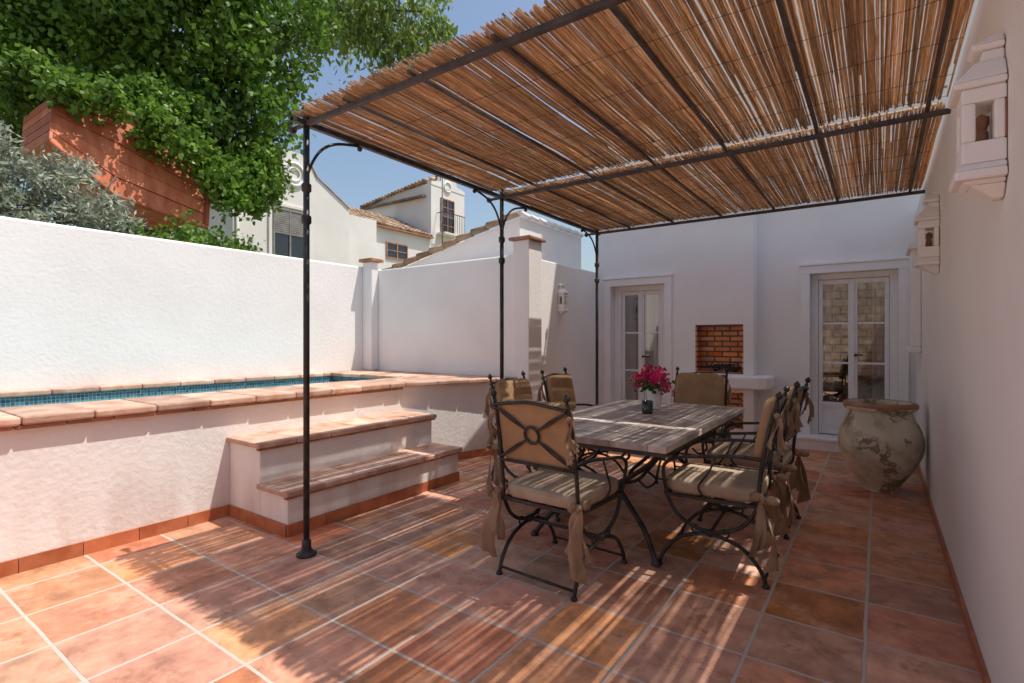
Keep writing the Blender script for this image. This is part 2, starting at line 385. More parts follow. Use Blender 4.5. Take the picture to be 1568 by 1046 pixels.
b=MB(); b.box(-3.5,8.6,-.1,6,13,7.8,plaster); b.box(.75,7.5,-.1,6,8.6,7.8,plaster); b.box(-3.5,7.801,2.6,.75,8.6,7.8,plaster); b.obj('wall_body',H)
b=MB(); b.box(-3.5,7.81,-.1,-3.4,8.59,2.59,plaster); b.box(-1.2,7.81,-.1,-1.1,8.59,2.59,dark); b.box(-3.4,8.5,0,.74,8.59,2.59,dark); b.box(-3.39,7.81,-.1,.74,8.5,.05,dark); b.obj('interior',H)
def molding(b,o,y,w=.10,t=.035):
    x0,x1,z0,z1=o
    b.box(x0-w,y-t,z0,x0,y-.001,z1,trim); b.box(x1,y-t,z0,x1+w,y-.001,z1,trim); b.box(x0-w,y-t,z1,x1+w,y-.001,z1+w,trim)
    b.box(x0-w-.02,y-t-.02,z1+w,x1+w+.02,y-.001,z1+w+.03,trim)
def door(name,o,lx0,lx1,y,panel):
    x0,x1,z0,z1=o
    D=empty(name); D.parent=H
    b=MB()
    top=z1-.07
    b.box(x0,y-.02,z0,lx0,y+.08,z1,woodwhite); b.box(lx1,y-.02,z0,x1,y+.08,z1,woodwhite); b.box(lx0,y-.02,top,lx1,y+.08,z1,woodwhite)
    mid=(lx0+lx1)/2
    for a,c in ((lx0+.003,mid-.002),(mid+.002,lx1-.003)):
        s=.045
        b.box(a,y,z0+.01,a+s,y+.045,top-.003,woodwhite); b.box(c-s,y,z0+.01,c,y+.045,top-.003,woodwhite)
        b.box(a+s,y+.001,top-.06,c-s,y+.044,top-.004,woodwhite)
        b.box(a+s,y+.001,z0+.011,c-s,y+.044,z0+.09,woodwhite)
        b.box(a+s,y+.015,z0+.09,c-s,y+.035,z0+panel,woodwhite)
        b.box(a+s+.03,y+.004,z0+.13,c-s-.03,y+.016,z0+panel-.05,woodwhite)
        b.box(a+s,y+.001,z0+panel,c-s,y+.044,z0+panel+.05,woodwhite)
        g0=z0+panel+.05; g1=top-.06
        for k in (1,2):
            zz=g0+(g1-g0)*k/3; b.box(a+s,y+.008,zz-.012,c-s,y+.036,zz+.012,woodwhite)
    b.box(mid-.016,y-.014,z0+.02,mid+.016,y-.001,top-.01,woodwhite)
    b.obj('frame',D,bevel=.004)
    b=MB()
    for a,c in ((lx0+.003,mid-.002),(mid+.002,lx1-.003)):
        b.v+= [(a+.045,y+.02,z0+panel+.05),(c-.045,y+.02,z0+panel+.05),(c-.045,y+.02,top-.06),(a+.045,y+.02,top-.06)]
        o4=len(b.v)-4; b.face([o4,o4+1,o4+2,o4+3],glass)
    b.obj('glass',D)
    b=MB(); b.tube([(mid+.03,y-.03,z0+1.0),(mid+.10,y-.035,z0+1.0)],.008,iron); b.ball((mid+.03,y-.016,z0+1.0),.018,iron); b.obj('handle',D)
    b=MB()
    for (a,c) in ((lx0,lx0+.16),(lx1-.17,lx1)):
        o4=len(b.v); n=24
        for i in range(n+1):
            xx=a+(c-a)*i/n; yy=y+.16+.018*math.sin(i*1.55)
            b.v+=[(xx,yy,z0+.03),(xx,yy,z1)]
        for i in range(n): b.face([o4+2*i,o4+2*i+2,o4+2*i+3,o4+2*i+1],curtain,True)
    b.obj('curtains',D)
door('patio_door',OL,-3.17,-2.56,7.40,.18)
door('patio_door',OR,-.62,.11,7.62,.36)
b=MB(); molding(b,OL,7.25); molding(b,OR,7.5); b.obj('door_mouldings',H,bevel=.006)
b=MB(); b.box(-.88,7.30,0,.33,7.499,.12,plaster); b.box(-.9,7.28,.12,.345,7.499,.16,trim); b.box(-3.35,7.1,0,-2.35,7.249,.09,terra); b.obj('door_steps',H,bevel=.008)
B=empty('brick_barbecue'); B.parent=H
b=MB()
for o in (NB,NL):
    x0,x1,z0,z1=o; yb=7.47
    b.box(x0+.001,yb-.04,z0+.001,x1-.001,yb,z1-.001,brick_m)
    b.box(x0+.001,7.252,z0+.001,x0+.02,yb-.04,z1-.001,brick_m); b.box(x1-.02,7.252,z0+.001,x1-.001,yb-.04,z1-.001,brick_m)
    b.box(x0+.02,7.252,z0+.001,x1-.02,yb-.04,z0+.02,brick_m); b.box(x0+.02,7.252,z1-.02,x1-.02,yb-.04,z1-.001,brick_m)
b.obj('brick_lining',B)
b=MB(); b.prism([(-2.2,7.249),(-2.2,7.06),(-1.22,7.06),(-1.14,7.10),(-1.10,7.18),(-1.10,7.49),(-1.305,7.49),(-1.305,7.249)],.72,.885,plaster); b.obj('shelf',B,bevel=.025,seg=3)
b=MB()
for i in range(14): b.tube([(-1.98+i*.038,7.27,.97),(-1.98+i*.038,7.41,.97)],.004,iron,5)
b.tube([(-2.0,7.27,.97),(-1.46,7.27,.97)],.006,iron); b.tube([(-2.0,7.41,.97),(-1.46,7.41,.97)],.006,iron)
for k in range(2):
    xx=-1.85+k*.22
    b.tube(catmull([(xx,7.27,.98),(xx+.02,7.26,1.03),(xx+.07,7.255,1.05),(xx+.12,7.26,1.03),(xx+.14,7.27,.98)]),.006,iron,6)
for i in range(8): b.ball((R(-1.8,-1.52),R(7.3,7.4),.935+R(0,.02)),R(.018,.03),soot,8,(1.3,1,.8))
for i in range(2): b.tube([(R(-1.9,-1.75),R(7.32,7.38),.99+.015*i),(R(-1.65,-1.5),R(7.32,7.38),1.0+.015*i)],.012,soot)
b.obj('grill',B)

# ---------------------------------------------------------------- pergola
P=empty('reed_pergola')
ZP=2.70; XL=-2.93; YS=(1.93,4.0,6.05)
b=MB()
for y in YS:
    b.tube([(XL,y,.0),(XL,y,ZP+.02)],.019,iron,12)
    b.lathe([(.0,.0),(.062,.0),(.062,.012),(.045,.02),(.034,.035),(.028,.05),(.028,.09),(.019,.1)],(XL,y,.001),iron,20)
    for z in (2.10,2.30): b.lathe([(.019,-.03),(.03,-.02),(.03,.02),(.019,.03)],(XL,y,z),iron,14)
    b.ball((XL,y,ZP+.085),.032,iron,12); b.lathe([(.019,0),(.026,.01),(.012,.05)],(XL,y,ZP+.01),iron,12)
    b.tube([(XL,y,ZP),(XL-.13,y,ZP)],.014,iron,8); b.ball((XL-.15,y,ZP),.028,iron,12)
    b.tube([(XL,y,ZP),(XL,y-.1,ZP)],.012,iron,8)
    b.box(XL-.0,y-.014,ZP-.014,.349,y+.014,ZP+.014,iron2)
b.box(XL-.017,1.83,ZP-.015,XL+.017,6.12,ZP+.017,iron)
for x in (-2.50,-1.97,-1.43,-.90,-.33,.24):
    b.box(x-.010,1.88,ZP+.018,x+.010,6.1,ZP+.034,iron2)
def brace(y,d):
    pts=[(XL,y,2.30),(XL,y+d*.02,2.42),(XL,y+d*.10,2.56),(XL,y+d*.22,2.64),(XL,y+d*.40,2.682)]
    b.tube(catmull(pts),.0095,iron,8)
    b.ball((XL,y+d*.41,2.665),.018,iron,8)
brace(YS[0],1); brace(YS[1],1); brace(YS[1],-1); brace(YS[2],-1)
b.obj('iron_frame',P)
b=MB()
def reeds(ya,yb,dens):
    ph=R(0,6)
    for layer in (0,1,2):
        x=XL-.035
        while x<.325:
            d=R(.0040,.0068)
            l0=ya+R(-.04,.03); l1=yb+R(-.04,.03)
            if random.random()<.10: l0=ya+R(.0,1.0)
            if random.random()<.10: l1=yb-R(.0,1.0)
            zz=ZP+.042+layer*.011+R(0,.007); sk=R(-.008,.008)
            pts=[]
            for k in range(5):
                t=k/4; pts.append((x+sk*(t-.5)+R(-.003,.003),l0+(l1-l0)*t,zz+R(-.004,.005)+.006*math.sin(t*9+ph)))
            dd=[d,d*.98,d*.95,d*.92,d*.87]
            if random.random()<.5: dd=dd[::-1]
            b.tube(pts,dd,reed,5)
            x+=2*d*(R(.93,1.06) if layer==0 else R(1.2,2.4))
            q=dens*(1+.8*math.sin(x*7+ph)+.6*math.sin(x*19))
            if random.random()<q: x+=R(.009,.020)
reeds(1.87,3.91,.13); reeds(4.02,6.12,.09)
for y in [1.98,2.35,2.75,3.15,3.55,3.85,4.1,4.5,4.9,5.3,5.7,6.0]:
    pts=[(x,y+R(-.008,.008),ZP+.036) for x in np.linspace(XL-.03,.32,30)]
    b.tube(pts,.0014,iron2,4)
for y in (2.0,3.83,4.1,6.0):
    b.tube([(XL-.04,y,ZP+.086),(-1.3,y+R(-.03,.03),ZP+.088),(.32,y,ZP+.086)],.010,reed,6)
b.obj('reed_matting',P)

# ---------------------------------------------------------------- lanterns
def lantern(loc,rz,sc=1):
    L=empty('wall_lantern',loc,(0,0,rz)); L.scale=(sc,)*3
    b=MB(); W=.17; D=.125
    b.frustum(0,.06,.03,.05,.14,.10,trim); b.frustum(.05,.14,.10,.065,.17,.125,trim)
    b.frustum(.065,.205,.145,.10,.205,.145,trim); b.frustum(.10,.205,.145,.125,W,D,trim)
    b.frustum(.125,W,D,.205,W,D,trim); b.frustum(.345,W,D,.40,W,D,trim)
    p=.05
    for x in (-W/2,W/2-p):
        b.box(x,.005,.205,x+p,.035,.345,trim); b.box(x,D-.04,.205,x+p,D,.345,trim)
    b.frustum(.40,.20,.148,.425,.20,.148,trim); b.frustum(.425,.20,.148,.50,.11,.085,trim)
    b.frustum(.50,.09,.07,.545,.08,.062,trim); b.frustum(.545,.105,.085,.565,.12,.10,trim); b.frustum(.565,.12,.10,.60,.05,.04,trim)
    b.obj('housing',L,bevel=.008)
    b=MB(); b.lathe([(.0,0),(.02,0),(.02,.05),(.014,.055),(.023,.08),(.022,.105),(.0,.12)],(0,.06,.206),terra_dark,14)
    b.box(-.08,.0015,.207,.08,.004,.343,skirt); b.obj('lamp_holder',L)
lantern((.349,2.42,1.83),math.radians(90),.93); lantern((.349,4.72,1.81),math.radians(90),.93); lantern((-3.499,6.1,1.68),math.radians(-90),.70)

# ---------------------------------------------------------------- urn
U=empty('terracotta_urn',(.01,5.74,0))
b=MB()
prof=[(0,0),(.125,0),(.135,.015),(.15,.05),(.20,.13),(.26,.23),(.305,.33),(.322,.41),(.318,.49),(.295,.57),(.262,.64),(.243,.685),(.24,.71),(.262,.725),(.275,.74),(.278,.765),(.268,.785),(.248,.79),(.235,.78),(.225,.74),(.22,.70),(.27,.6),(.28,.45),(.2,.2),(0,.1)]
pp=[(p.x,p.z) for p in catmull([(r,0,z) for r,z in prof],3)]
b.lathe(pp,(0,0,0),pot_m,56); ob=b.obj('urn_body',U)
b=MB(); b.lathe([(.2795,.752),(.283,.762),(.281,.775),(.27,.7885),(.25,.7935),(.238,.7885)],(0,0,0),terra_dark,56); b.obj('rim',U)

# ---------------------------------------------------------------- chair
def build_chair():
    f=MB(); c=MB()
    for sx in (-1,1):
        x=.25*sx
        lo=catmull([(x,-.29,.012),(x,-.255,.10),(x,-.16,.195),(x,0,.235),(x,.16,.195),(x,.255,.10),(x,.29,.012)])
        f.tube(lo,.0115,iron,8)
        up=catmull([(x,-.25,.435),(x,-.19,.33),(x,-.10,.27),(x,0,.252),(x,.10,.27),(x,.19,.33),(x,.25,.435)])
        f.tube(up,.0115,iron,8)
        for yy in (-.29,.29): f.lathe([(0,0),(.018,0),(.02,.008),(.012,.02),(0,.022)],(x,yy,.001),iron,10)
        f.ball((x,0,.244),.024,iron,10)
        for s2 in (-1,1):
            f.tube(catmull([(x,s2*.02,.25),(x,s2*.07,.225),(x,s2*.10,.245),(x,s2*.085,.275),(x,s2*.06,.265)]),.006,iron,6)
        f.tube(catmull([(x,-.25,.43),(x,-.262,.6),(x*.985,-.30,.84),(x*.97,-.345,1.02)]),.0115,iron,8)
        f.ball((x*.97,-.352,1.045),.02,iron,10); f.tube([(x*.97,-.345,1.02),(x*.97,-.358,1.07)],.007,iron,6)
        arm=catmull([(x,-.275,.69),(x*1.06,-.15,.70),(x*1.14,.02,.685),(x*1.16,.16,.665),(x*1.13,.245,.62),(x*1.08,.26,.55),(x*1.02,.245,.44)])
        f.tube(arm,.0105,iron,8)
        f.tube(catmull([(x*1.15,.17,.665),(x*1.15,.255,.685),(x*1.15,.275,.65),(x*1.15,.245,.64)]),.008,iron,6)
        f.tube(catmull([(x,.02,.435),(x*1.1,.06,.5),(x*1.15,.0,.6),(x*1.13,-.04,.69)]),.006,iron,6)
    f.tube([(-.25,-.285,.045),(.25,-.285,.045)],.008,iron); f.tube([(-.25,0,.244),(.25,0,.244)],.010,iron)
    f.tube([(-.25,.285,.045),(.25,.285,.045)],.008,iron)
    for y in (-.25,.25): f.box(-.26,y-.01,.423,.26,y+.01,.443,iron)
    for x in (-.25,.25): f.box(x-.01,-.239,.424,x+.01,.239,.442,iron)
    for x in (-.12,0,.12): f.box(x-.008,-.239,.426,x+.008,.239,.438,iron)
    def bp(x,z):
        t=(z-.42)/.6; y=-.25-.095*t**1.4-.014; return (x,y,z)
    f.tube(catmull([bp(-.243,.985),bp(-.13,1.0),bp(0,1.012),bp(.13,1.0),bp(.243,.985)]),.010,iron,8)
    f.tube([bp(-.25,.665),bp(.25,.665)],.009,iron,8)
    cz=.83
    ring=[bp(.046*math.cos(t),cz+.046*math.sin(t)) for t in np.linspace(0,2*math.pi,21)[:-1]]
    f.tube(ring,.008,iron,8,closed=True)
    for sx in (-1,1):
        for sz in (-1,1):
            ez=.975 if sz>0 else .68
            p0=Vector(bp(sx*.038,cz+sz*.028)); p1=Vector(bp(sx*.238,ez))
            md=(p0+p1)/2; md.x+=sx*.002; md.z-=sz*.007
            f.tube(catmull([p0,md,p1]),.0055,iron,6)
            md=(p0+p1)/2; md.x-=sx*.002; md.z+=sz*.007
            f.tube(catmull([p0,md,p1]),.0055,iron,6)
    c.ball((0,.0,.487),1,fabric_s,28,(.258,.265,.045),.32,m=14)
    rot=Matrix.Rotation(math.radians(11),3,'X')
    c.ball((0,-.272,.83),1,fabric,28,(.238,.034,.185),.30,mtx=rot,m=16)
    def ribbon(p,dx,dy,L,w,ang=None):
        o=len(c.v); n=12; ang=R(0,3) if ang is None else ang; q=R(0,3)
        for i in range(n+1):
            t=i/n; ww=w*(.22+.85*t**.8)
            cx=p[0]+dx*t**.7+.012*math.sin(t*6+q); cy=p[1]+dy*t**.7+.012*math.cos(t*5+q)
            a=ang+t*.9
            ca,sa=math.cos(a),math.sin(a)
            for j in range(5):
                s=(j-2)/2; fold=.016*t*math.cos(j*math.pi)*(.4+.6*t)
                c.v.append((cx+ww*s*ca-fold*sa,cy+ww*s*sa+fold*ca,p[2]-L*t-.03*t*s))
        for i in range(n):
            for k in range(4): c.face([o+5*i+k,o+5*i+k+1,o+5*i+k+6,o+5*i+k+5],ribbon_m,True)
    for sx in (-1,1):
        p=(sx*.268,-.285,.48)
        c.ball(p,.026,ribbon_m,8,(1,1,.8))
        for q in (-1,1):
            c.ball((p[0]+.01*sx+q*.02,p[1]+q*.04,p[2]+.012),.038,ribbon_m,8,(.5,1,.7))
        ribbon(p,sx*.035,-.05,.36,.050,.3*sx); ribbon(p,sx*.02,.05,.30,.042,1.4); ribbon(p,-sx*.02,-.03,.25,.036,.0)
        p=(sx*.248,-.342,.94); c.ball(p,.018,ribbon_m,8)
        ribbon(p,sx*.025,-.03,.20,.020); ribbon(p,sx*.025,.02,.15,.018)
    return f,c
f,c=build_chair()
F0=f.obj('chair_frame'); C0=c.obj('chair_cushions')
fm,cm=F0.data,C0.data
bpy.data.objects.remove(F0); bpy.data.objects.remove(C0)
def chair(x,y,deg):
    e=empty('garden_armchair',(x,y,0),(0,0,math.radians(deg)))
    for n,me in (('iron_frame',fm),('cushions',cm)):
        o=bpy.data.objects.new(n,me); COL.objects.link(o); o.parent=e
chair(-1.52,2.69,-3); chair(-.80,3.34,93); chair(-.79,4.22,88); chair(-2.24,3.62,-90); chair(-2.24,4.42,-87); chair(-1.46,5.08,181)

# ---------------------------------------------------------------- table
T=empty('garden_table')
x0,x1,y0,y1=-2.08,-.95,2.82,4.86
b=MB(); b.box(x0+.11,y0+.11,.722,x1-.11,y1-.11,.758,table_top); b.obj('mosaic_top',T)
b=MB()
n=7
for i in range(n):
    a=y0+.11+(y1-y0-.22)*i/n; d=y0+.11+(y1-y0-.22)*(i+1)/n
    for xa,xb in ((x0,x0+.107),(x1-.107,x1)): b.box(xa,a+.001,.722,xb,d-.001,.76,table_edge)
n=4
for i in range(n):
    a=x0+.11+(x1-x0-.22)*i/n; d=x0+.11+(x1-x0-.22)*(i+1)/n
    for ya,yb in ((y0,y0+.107),(y1-.107,y1)): b.box(a+.001,ya,.722,d-.001,yb,.76,table_edge)
for xa in (x0,x1-.107):
    for ya in (y0,y1-.107): b.box(xa,ya,.722,xa+.107,ya+.107,.76,table_edge)
b.obj('border',T,bevel=.003)
b=MB()
b.box(x0+.012,y0+.012,.695,x1-.012,y0+.04,.721,iron); b.box(x0+.012,y1-.04,.695,x1-.012,y1-.012,.721,iron)
b.box(x0+.012,y0+.04,.695,x0+.04,y1-.04,.721,iron); b.box(x1-.04,y0+.04,.695,x1-.012,y1-.04,.721,iron)
cx=(x0+x1)/2
for yy,s in ((y0+.42,-1),(y1-.42,1)):
    for sx in (-1,1):
        b.tube(catmull([(cx+sx*.47,yy+s*.16,.70),(cx+sx*.36,yy+s*.10,.58),(cx+sx*.20,yy+s*.02,.46),(cx+sx*.11,yy,.38),(cx+sx*.18,yy+s*.03,.29),(cx+sx*.33,yy+s*.12,.16),(cx+sx*.43,yy+s*.20,.012)],8),.017,iron,10)
        b.lathe([(0,0),(.028,0),(.028,.01),(.015,.03)],(cx+sx*.43,yy+s*.20,.001),iron,12)
        b.tube(catmull([(cx+sx*.3,yy+s*.06,.53),(cx+sx*.36,yy,.46),(cx+sx*.30,yy,.40),(cx+sx*.24,yy,.44)]),.008,iron,8)
    b.tube([(cx-.11,yy,.38),(cx+.11,yy,.38)],.015,iron,8); b.ball((cx,yy,.38),.03,iron)
b.tube(catmull([(cx,y0+.42,.38),(cx,y0+.8,.30),(cx,(y0+y1)/2,.27),(cx,y1-.8,.30),(cx,y1-.42,.38)]),.014,iron,8)
b.obj('iron_base',T)

V=empty('flower_vase',(-1.56,4.33,.761))
b=MB(); b.lathe([(0,0),(.05,0),(.055,.01),(.062,.08),(.07,.17),(.072,.175),(.066,.175),(.058,.08),(.05,.02),(0,.02)],(0,0,0),vase_m,28); b.obj('ceramic_vase',V)
def leafmesh(name,pos,size,mat,rn,elong=1.6,parent=None,flat=0.0,droop=0.0):
    n=len(pos); pos=np.asarray(pos,float); size=np.asarray(size,float).reshape(-1,1)
    a=np.random.randn(n,3); a[:,2]-=droop; a/=np.linalg.norm(a,axis=1,keepdims=True)
    h=np.random.randn(n,3); h[:,2]+=flat; c=np.cross(a,h); c/=np.linalg.norm(c,axis=1,keepdims=True)+1e-9
    nn=np.cross(a,c)
    v=np.stack([pos-a*size*elong*.5, pos+c*size*.5+nn*size*.12, pos+a*size*elong*.5, pos-c*size*.5+nn*size*.12],1).reshape(-1,3)
    me=bpy.data.meshes.new(name); me.vertices.add(4*n); me.vertices.foreach_set('co',v.ravel())
    me.loops.add(4*n); me.loops.foreach_set('vertex_index',np.arange(4*n,dtype=np.int32))
    me.polygons.add(n); me.polygons.foreach_set('loop_start',np.arange(0,4*n,4,dtype=np.int32)); me.polygons.foreach_set('loop_total',np.full(n,4,dtype=np.int32))
    me.update(calc_edges=True)
    at=me.attributes.new('rnd','FLOAT','FACE'); at.data.foreach_set('value',np.asarray(rn,dtype=np.float32))
    me.materials.append(mat)
    ob=bpy.data.objects.new(name,me); COL.objects.link(ob)
    if parent: ob.parent=parent
    return ob
pp=[];ss=[]
stems=MB()
for k in range(17):
    th=R(0,6.28); rr=R(.04,.22); zz=.23+R(.0,.13)-rr*.25
    c0=np.array([rr*math.cos(th)*1.15,rr*math.sin(th)*1.15,zz])
    stems.tube(catmull([(0,0,.10),tuple(c0*np.array([.4,.4,.85])),tuple(c0)]),.0025,greenm,5)
    for j in range(20):
        pp.append(c0+np.random.randn(3)*.026); ss.append(R(.022,.038))
leafmesh('bracts',pp,ss,pinkm,np.random.rand(len(pp)),1.15,V)
stems.obj('stems',V)
pp=[np.array([R(-.15,.15),R(-.15,.15),R(.15,.26)]) for _ in range(150)]
leafmesh('leaves',pp,[R(.02,.035) for _ in pp],greenm,np.random.rand(len(pp)),1.6,V)
J=empty('candle_jar',(-1.51,4.03,.761))
b=MB(); b.lathe([(0,0),(.04,0),(.043,.01),(.045,.10),(.041,.10),(.038,.02),(0,.02)],(0,0,0),candle_m,24); b.obj('glass_jar',J)

# ---------------------------------------------------------------- vegetation
tree_leaf=M('tree_leaf',(.075,.16,.02),(.16,.28,.035),rough=.45,nscale=.8,rnd=.5,trans=.4,bump=0)
pepper_leaf=M('pepper_leaf',(.16,.24,.05),(.28,.37,.09),rough=.5,nscale=.8,rnd=.35,trans=.45,bump=0)
olive_leaf=M('olive_leaf',(.20,.235,.16),(.34,.37,.28),rough=.5,nscale=2,rnd=.4,trans=.25,bump=0)
def crown(blobs,nclump,nleaf,csize,lsize,hang=0.0,shell=.55):
    P=[];S=[];RN=[]
    for (x,y,z,r) in blobs:
        k=int(nclump*r*r)
        for i in range(max(k,6)):
            d=np.random.randn(3); d/=np.linalg.norm(d); rad=r*(shell+(1.08-shell)*random.random()**.7)
            c=np.array([x,y,z])+d*rad*np.array([1,1,.85])
            cs=csize*R(.6,1.3); nl=int(nleaf*R(.6,1.3)); tone=random.random()
            q=np.random.randn(nl,3)*cs*np.array([.5,.5,.38]); q[:,2]-=np.abs(np.random.randn(nl))*hang
            P.append(c+q); S.append(np.random.uniform(.7,1.3,nl)*lsize); RN.append(np.clip(tone*.6+np.random.rand(nl)*.5,0,1))
    return np.concatenate(P),np.concatenate(S),np.concatenate(RN)
TR=empty('large_leafy_tree')
blobs=[(-12.9,2.2,6.9,1.5),(-11.8,2.7,6.7,1.3),(-10.8,3.4,6.7,1.3),(-9.7,4.2,6.6,1.2),(-8.9,4.85,6.3,.85),(-8.75,4.9,5.4,.55),(-9.35,4.4,5.1,.85),(-8.95,4.75,4.55,.5),
 (-10.1,3.9,5.2,.75),(-11.6,2.9,5.6,.9),(-12.5,2.3,5.7,1.1),(-9.6,4.0,8.2,1.4),(-11.5,3,8.4,1.5),(-8.9,5.0,7.4,1.0),(-9.3,4.35,4.35,.4)]
p,s,rn=crown(blobs,62,58,.34,.08,hang=.16)
bl=[(-8.9,3.6,4.85,.42),(-8.85,3.0,4.95,.36),(-8.3,3.1,4.45,.28),(-8.2,3.45,4.2,.24),(-8.2,3.8,4.0,.20),(-8.45,4.2,3.95,.30),(-8.5,4.5,4.05,.33),(-8.55,4.8,4.1,.33),(-8.6,4.75,4.4,.35),(-8.45,2.2,4.62,.22),(-8.4,2.6,4.62,.2),(-8.3,4.15,3.65,.2),(-8.5,4.6,3.7,.2),(-9.6,2.2,5.0,.5)]
p2,s2,rn2=crown(bl,230,55,.20,.062,hang=.12,shell=.2)
leafmesh('foliage',np.concatenate([p,p2]),np.concatenate([s,s2]),tree_leaf,np.concatenate([rn,rn2]),1.5,TR,droop=.5)
b=MB()
b.tube(catmull([(-10.9,4.1,-.1),(-10.8,4.0,1.5),(-10.8,3.9,3.2),(-10.5,3.9,5.0),(-10.4,3.8,7)],5),[.28]*6+[.24]*6+[.18]*5+[.1]*4,bark,12)
for t in [(-12.5,2.4,6.3),(-9.2,4.5,6.0),(-9.3,4.3,4.9),(-11.5,3,7.8),(-9.0,4.9,7.2),(-12.3,2.6,5.5),(-8.8,3.4,4.8)]:
    b.tube(catmull([(-10.7,3.9,3.5),((-10.6+t[0])/2,(4+t[1])/2,3.5+(t[2]-3.5)*.65),t],6),[.12-.008*i for i in range(13)],bark,8)
b.obj('trunk_and_limbs',TR)
TP=empty('pepper_tree')
bl=[(-9.4,6.6,8.3,.55),(-8.9,7.0,8.0,.5),(-8.6,7.4,8.2,.6),(-8.2,7.75,7.8,.5),(-8.0,8.0,8.1,.5),(-7.85,8.1,7.5,.3),(-8.6,7.3,7.5,.32),(-9.1,6.9,9.3,1.1),(-8.2,8.0,9.2,.9),(-10.2,7.3,9.2,1.3),(-8.35,7.6,7.35,.3),(-7.6,8.4,8.0,.35)]
p,s,rn=crown(bl,62,24,.2,.066,hang=.3,shell=.2)
leafmesh('foliage',p,s,pepper_leaf,rn,2.8,TP,droop=1.5)
b=MB()
b.tube(catmull([(-12.9,5.2,-.1),(-12.8,5.3,3),(-12.0,5.8,6.0),(-10.6,6.8,8.6)],6),[.24-.009*i for i in range(19)],bark,10)
for t in [(-8.0,8.0,7.9),(-8.6,7.3,7.9),(-9.2,6.8,8.3),(-7.95,8.1,8.4)]:
    b.tube(catmull([(-11.2,6.4,7.6),((-10.8+t[0])/2,(6.8+t[1])/2,8.5),t],6),[.06-.004*i for i in range(13)],bark,6)
b.obj('trunk_and_limbs',TP)
TO=empty('olive_bush')
bl=[(-7.2,1.3,2.7,.62),(-7.1,1.9,2.6,.45),(-7.0,.7,2.8,.6),(-7.2,1.5,3.05,.42),(-7.15,2.3,2.45,.32),(-7.3,2.2,2.85,.25),(-7.1,1.0,3.15,.38),(-7.3,1.85,3.2,.2)]
p,s,rn=crown(bl,190,55,.16,.024,hang=0,shell=.2)
leafmesh('foliage',p,s,olive_leaf,rn,3.4,TO)
b=MB()
for i in range(14):
    b.tube(catmull([(-7.4,1.5,0),(-7.3+R(-.2,.2),1.5+R(-.4,.4),1.6),(-7.1+R(-.2,.2),1.4+R(-.9,.9),3.0+R(-.3,.3))],5),[.03-.0022*k for k in range(11)],bark,6)
b.obj('stems',TO)
bl=[(-7.1,2.9,2.50,.34),(-7.0,2.45,2.38,.33),(-7.3,3.4,2.46,.33),(-7.6,3.9,2.43,.33),(-8.1,4.2,2.65,.3)]
p,s,rn=crown(bl,150,50,.2,.045,shell=.3)
leafmesh('ivy_hedge',p,s,tree_leaf,rn,1.4)

# red stained timber planter box under the tree
TC=empty('timber_planter_box')
b=MB()
up=[Vector((-8.6,2.06,4.45)),Vector((-8.6,2.83,4.50)),Vector((-8.6,3.96,3.965))]
lo=[Vector((-8.3,1.96,3.80)),Vector((-8.3,2.60,3.28)),Vector((-8.3,3.77,3.06))]
def quadbox(q,nrm,th,rr):
    o=len(b.v)
    for w in (0,th):
        for p_ in q: b.v.append(tuple(p_-nrm*w))
    for fc in ([0,1,2,3],[7,6,5,4],[0,4,5,1],[1,5,6,2],[2,6,7,3],[3,7,4,0]): b.face([o+j for j in fc],orange,False,rr)
K=5
for i in range(2):
    for k in range(K):
        a=k/K; c2=(k+1)/K-.012
        q=[up[i].lerp(lo[i],a),up[i+1].lerp(lo[i+1],a),up[i+1].lerp(lo[i+1],c2),up[i].lerp(lo[i],c2)]
        nrm=-(q[1]-q[0]).cross(q[3]-q[0]).normalized()
        if nrm.x<0: nrm=-nrm
        quadbox([v+nrm*(.008*(k%2)) for v in q],nrm,.03,R(.3,.8))
D=Vector((-1.3,0,.05))
for k in range(K):
    a=k/K; c2=(k+1)/K-.02
    for (u_,l_,n_) in ((up[-1],lo[-1],Vector((0,1,0))),(up[0],lo[0],Vector((0,-1,0)))):
        q=[u_.lerp(l_,a),u_.lerp(l_,a)+D,u_.lerp(l_,c2)+D,u_.lerp(l_,c2)]
        quadbox(q,n_,.03,R(0,1))
for i in range(2):
    quadbox([lo[i],lo[i+1],lo[i+1]+D,lo[i]+D],Vector((0,0,-1)),.03,.4)
b.obj('boards',TC)
b=MB()
for i in range(2):
    b.tube([up[i]+Vector((.02,0,.02)),up[i+1]+Vector((.02,0,.02))],.04,orange,6); b.tube([lo[i]+Vector((.02,0,-.02)),lo[i+1]+Vector((.02,0,-.02))],.035,orange,6)
b.tube([up[2]+Vector((.02,0,0)),lo[2]+Vector((.02,0,0))],.035,orange,6)
for q in ((-9.2,2.3,3.6),(-9.2,3.6,3.2)): b.tube([q,(q[0],q[1],0)],.06,bark,8)
b.obj('frame',TC)

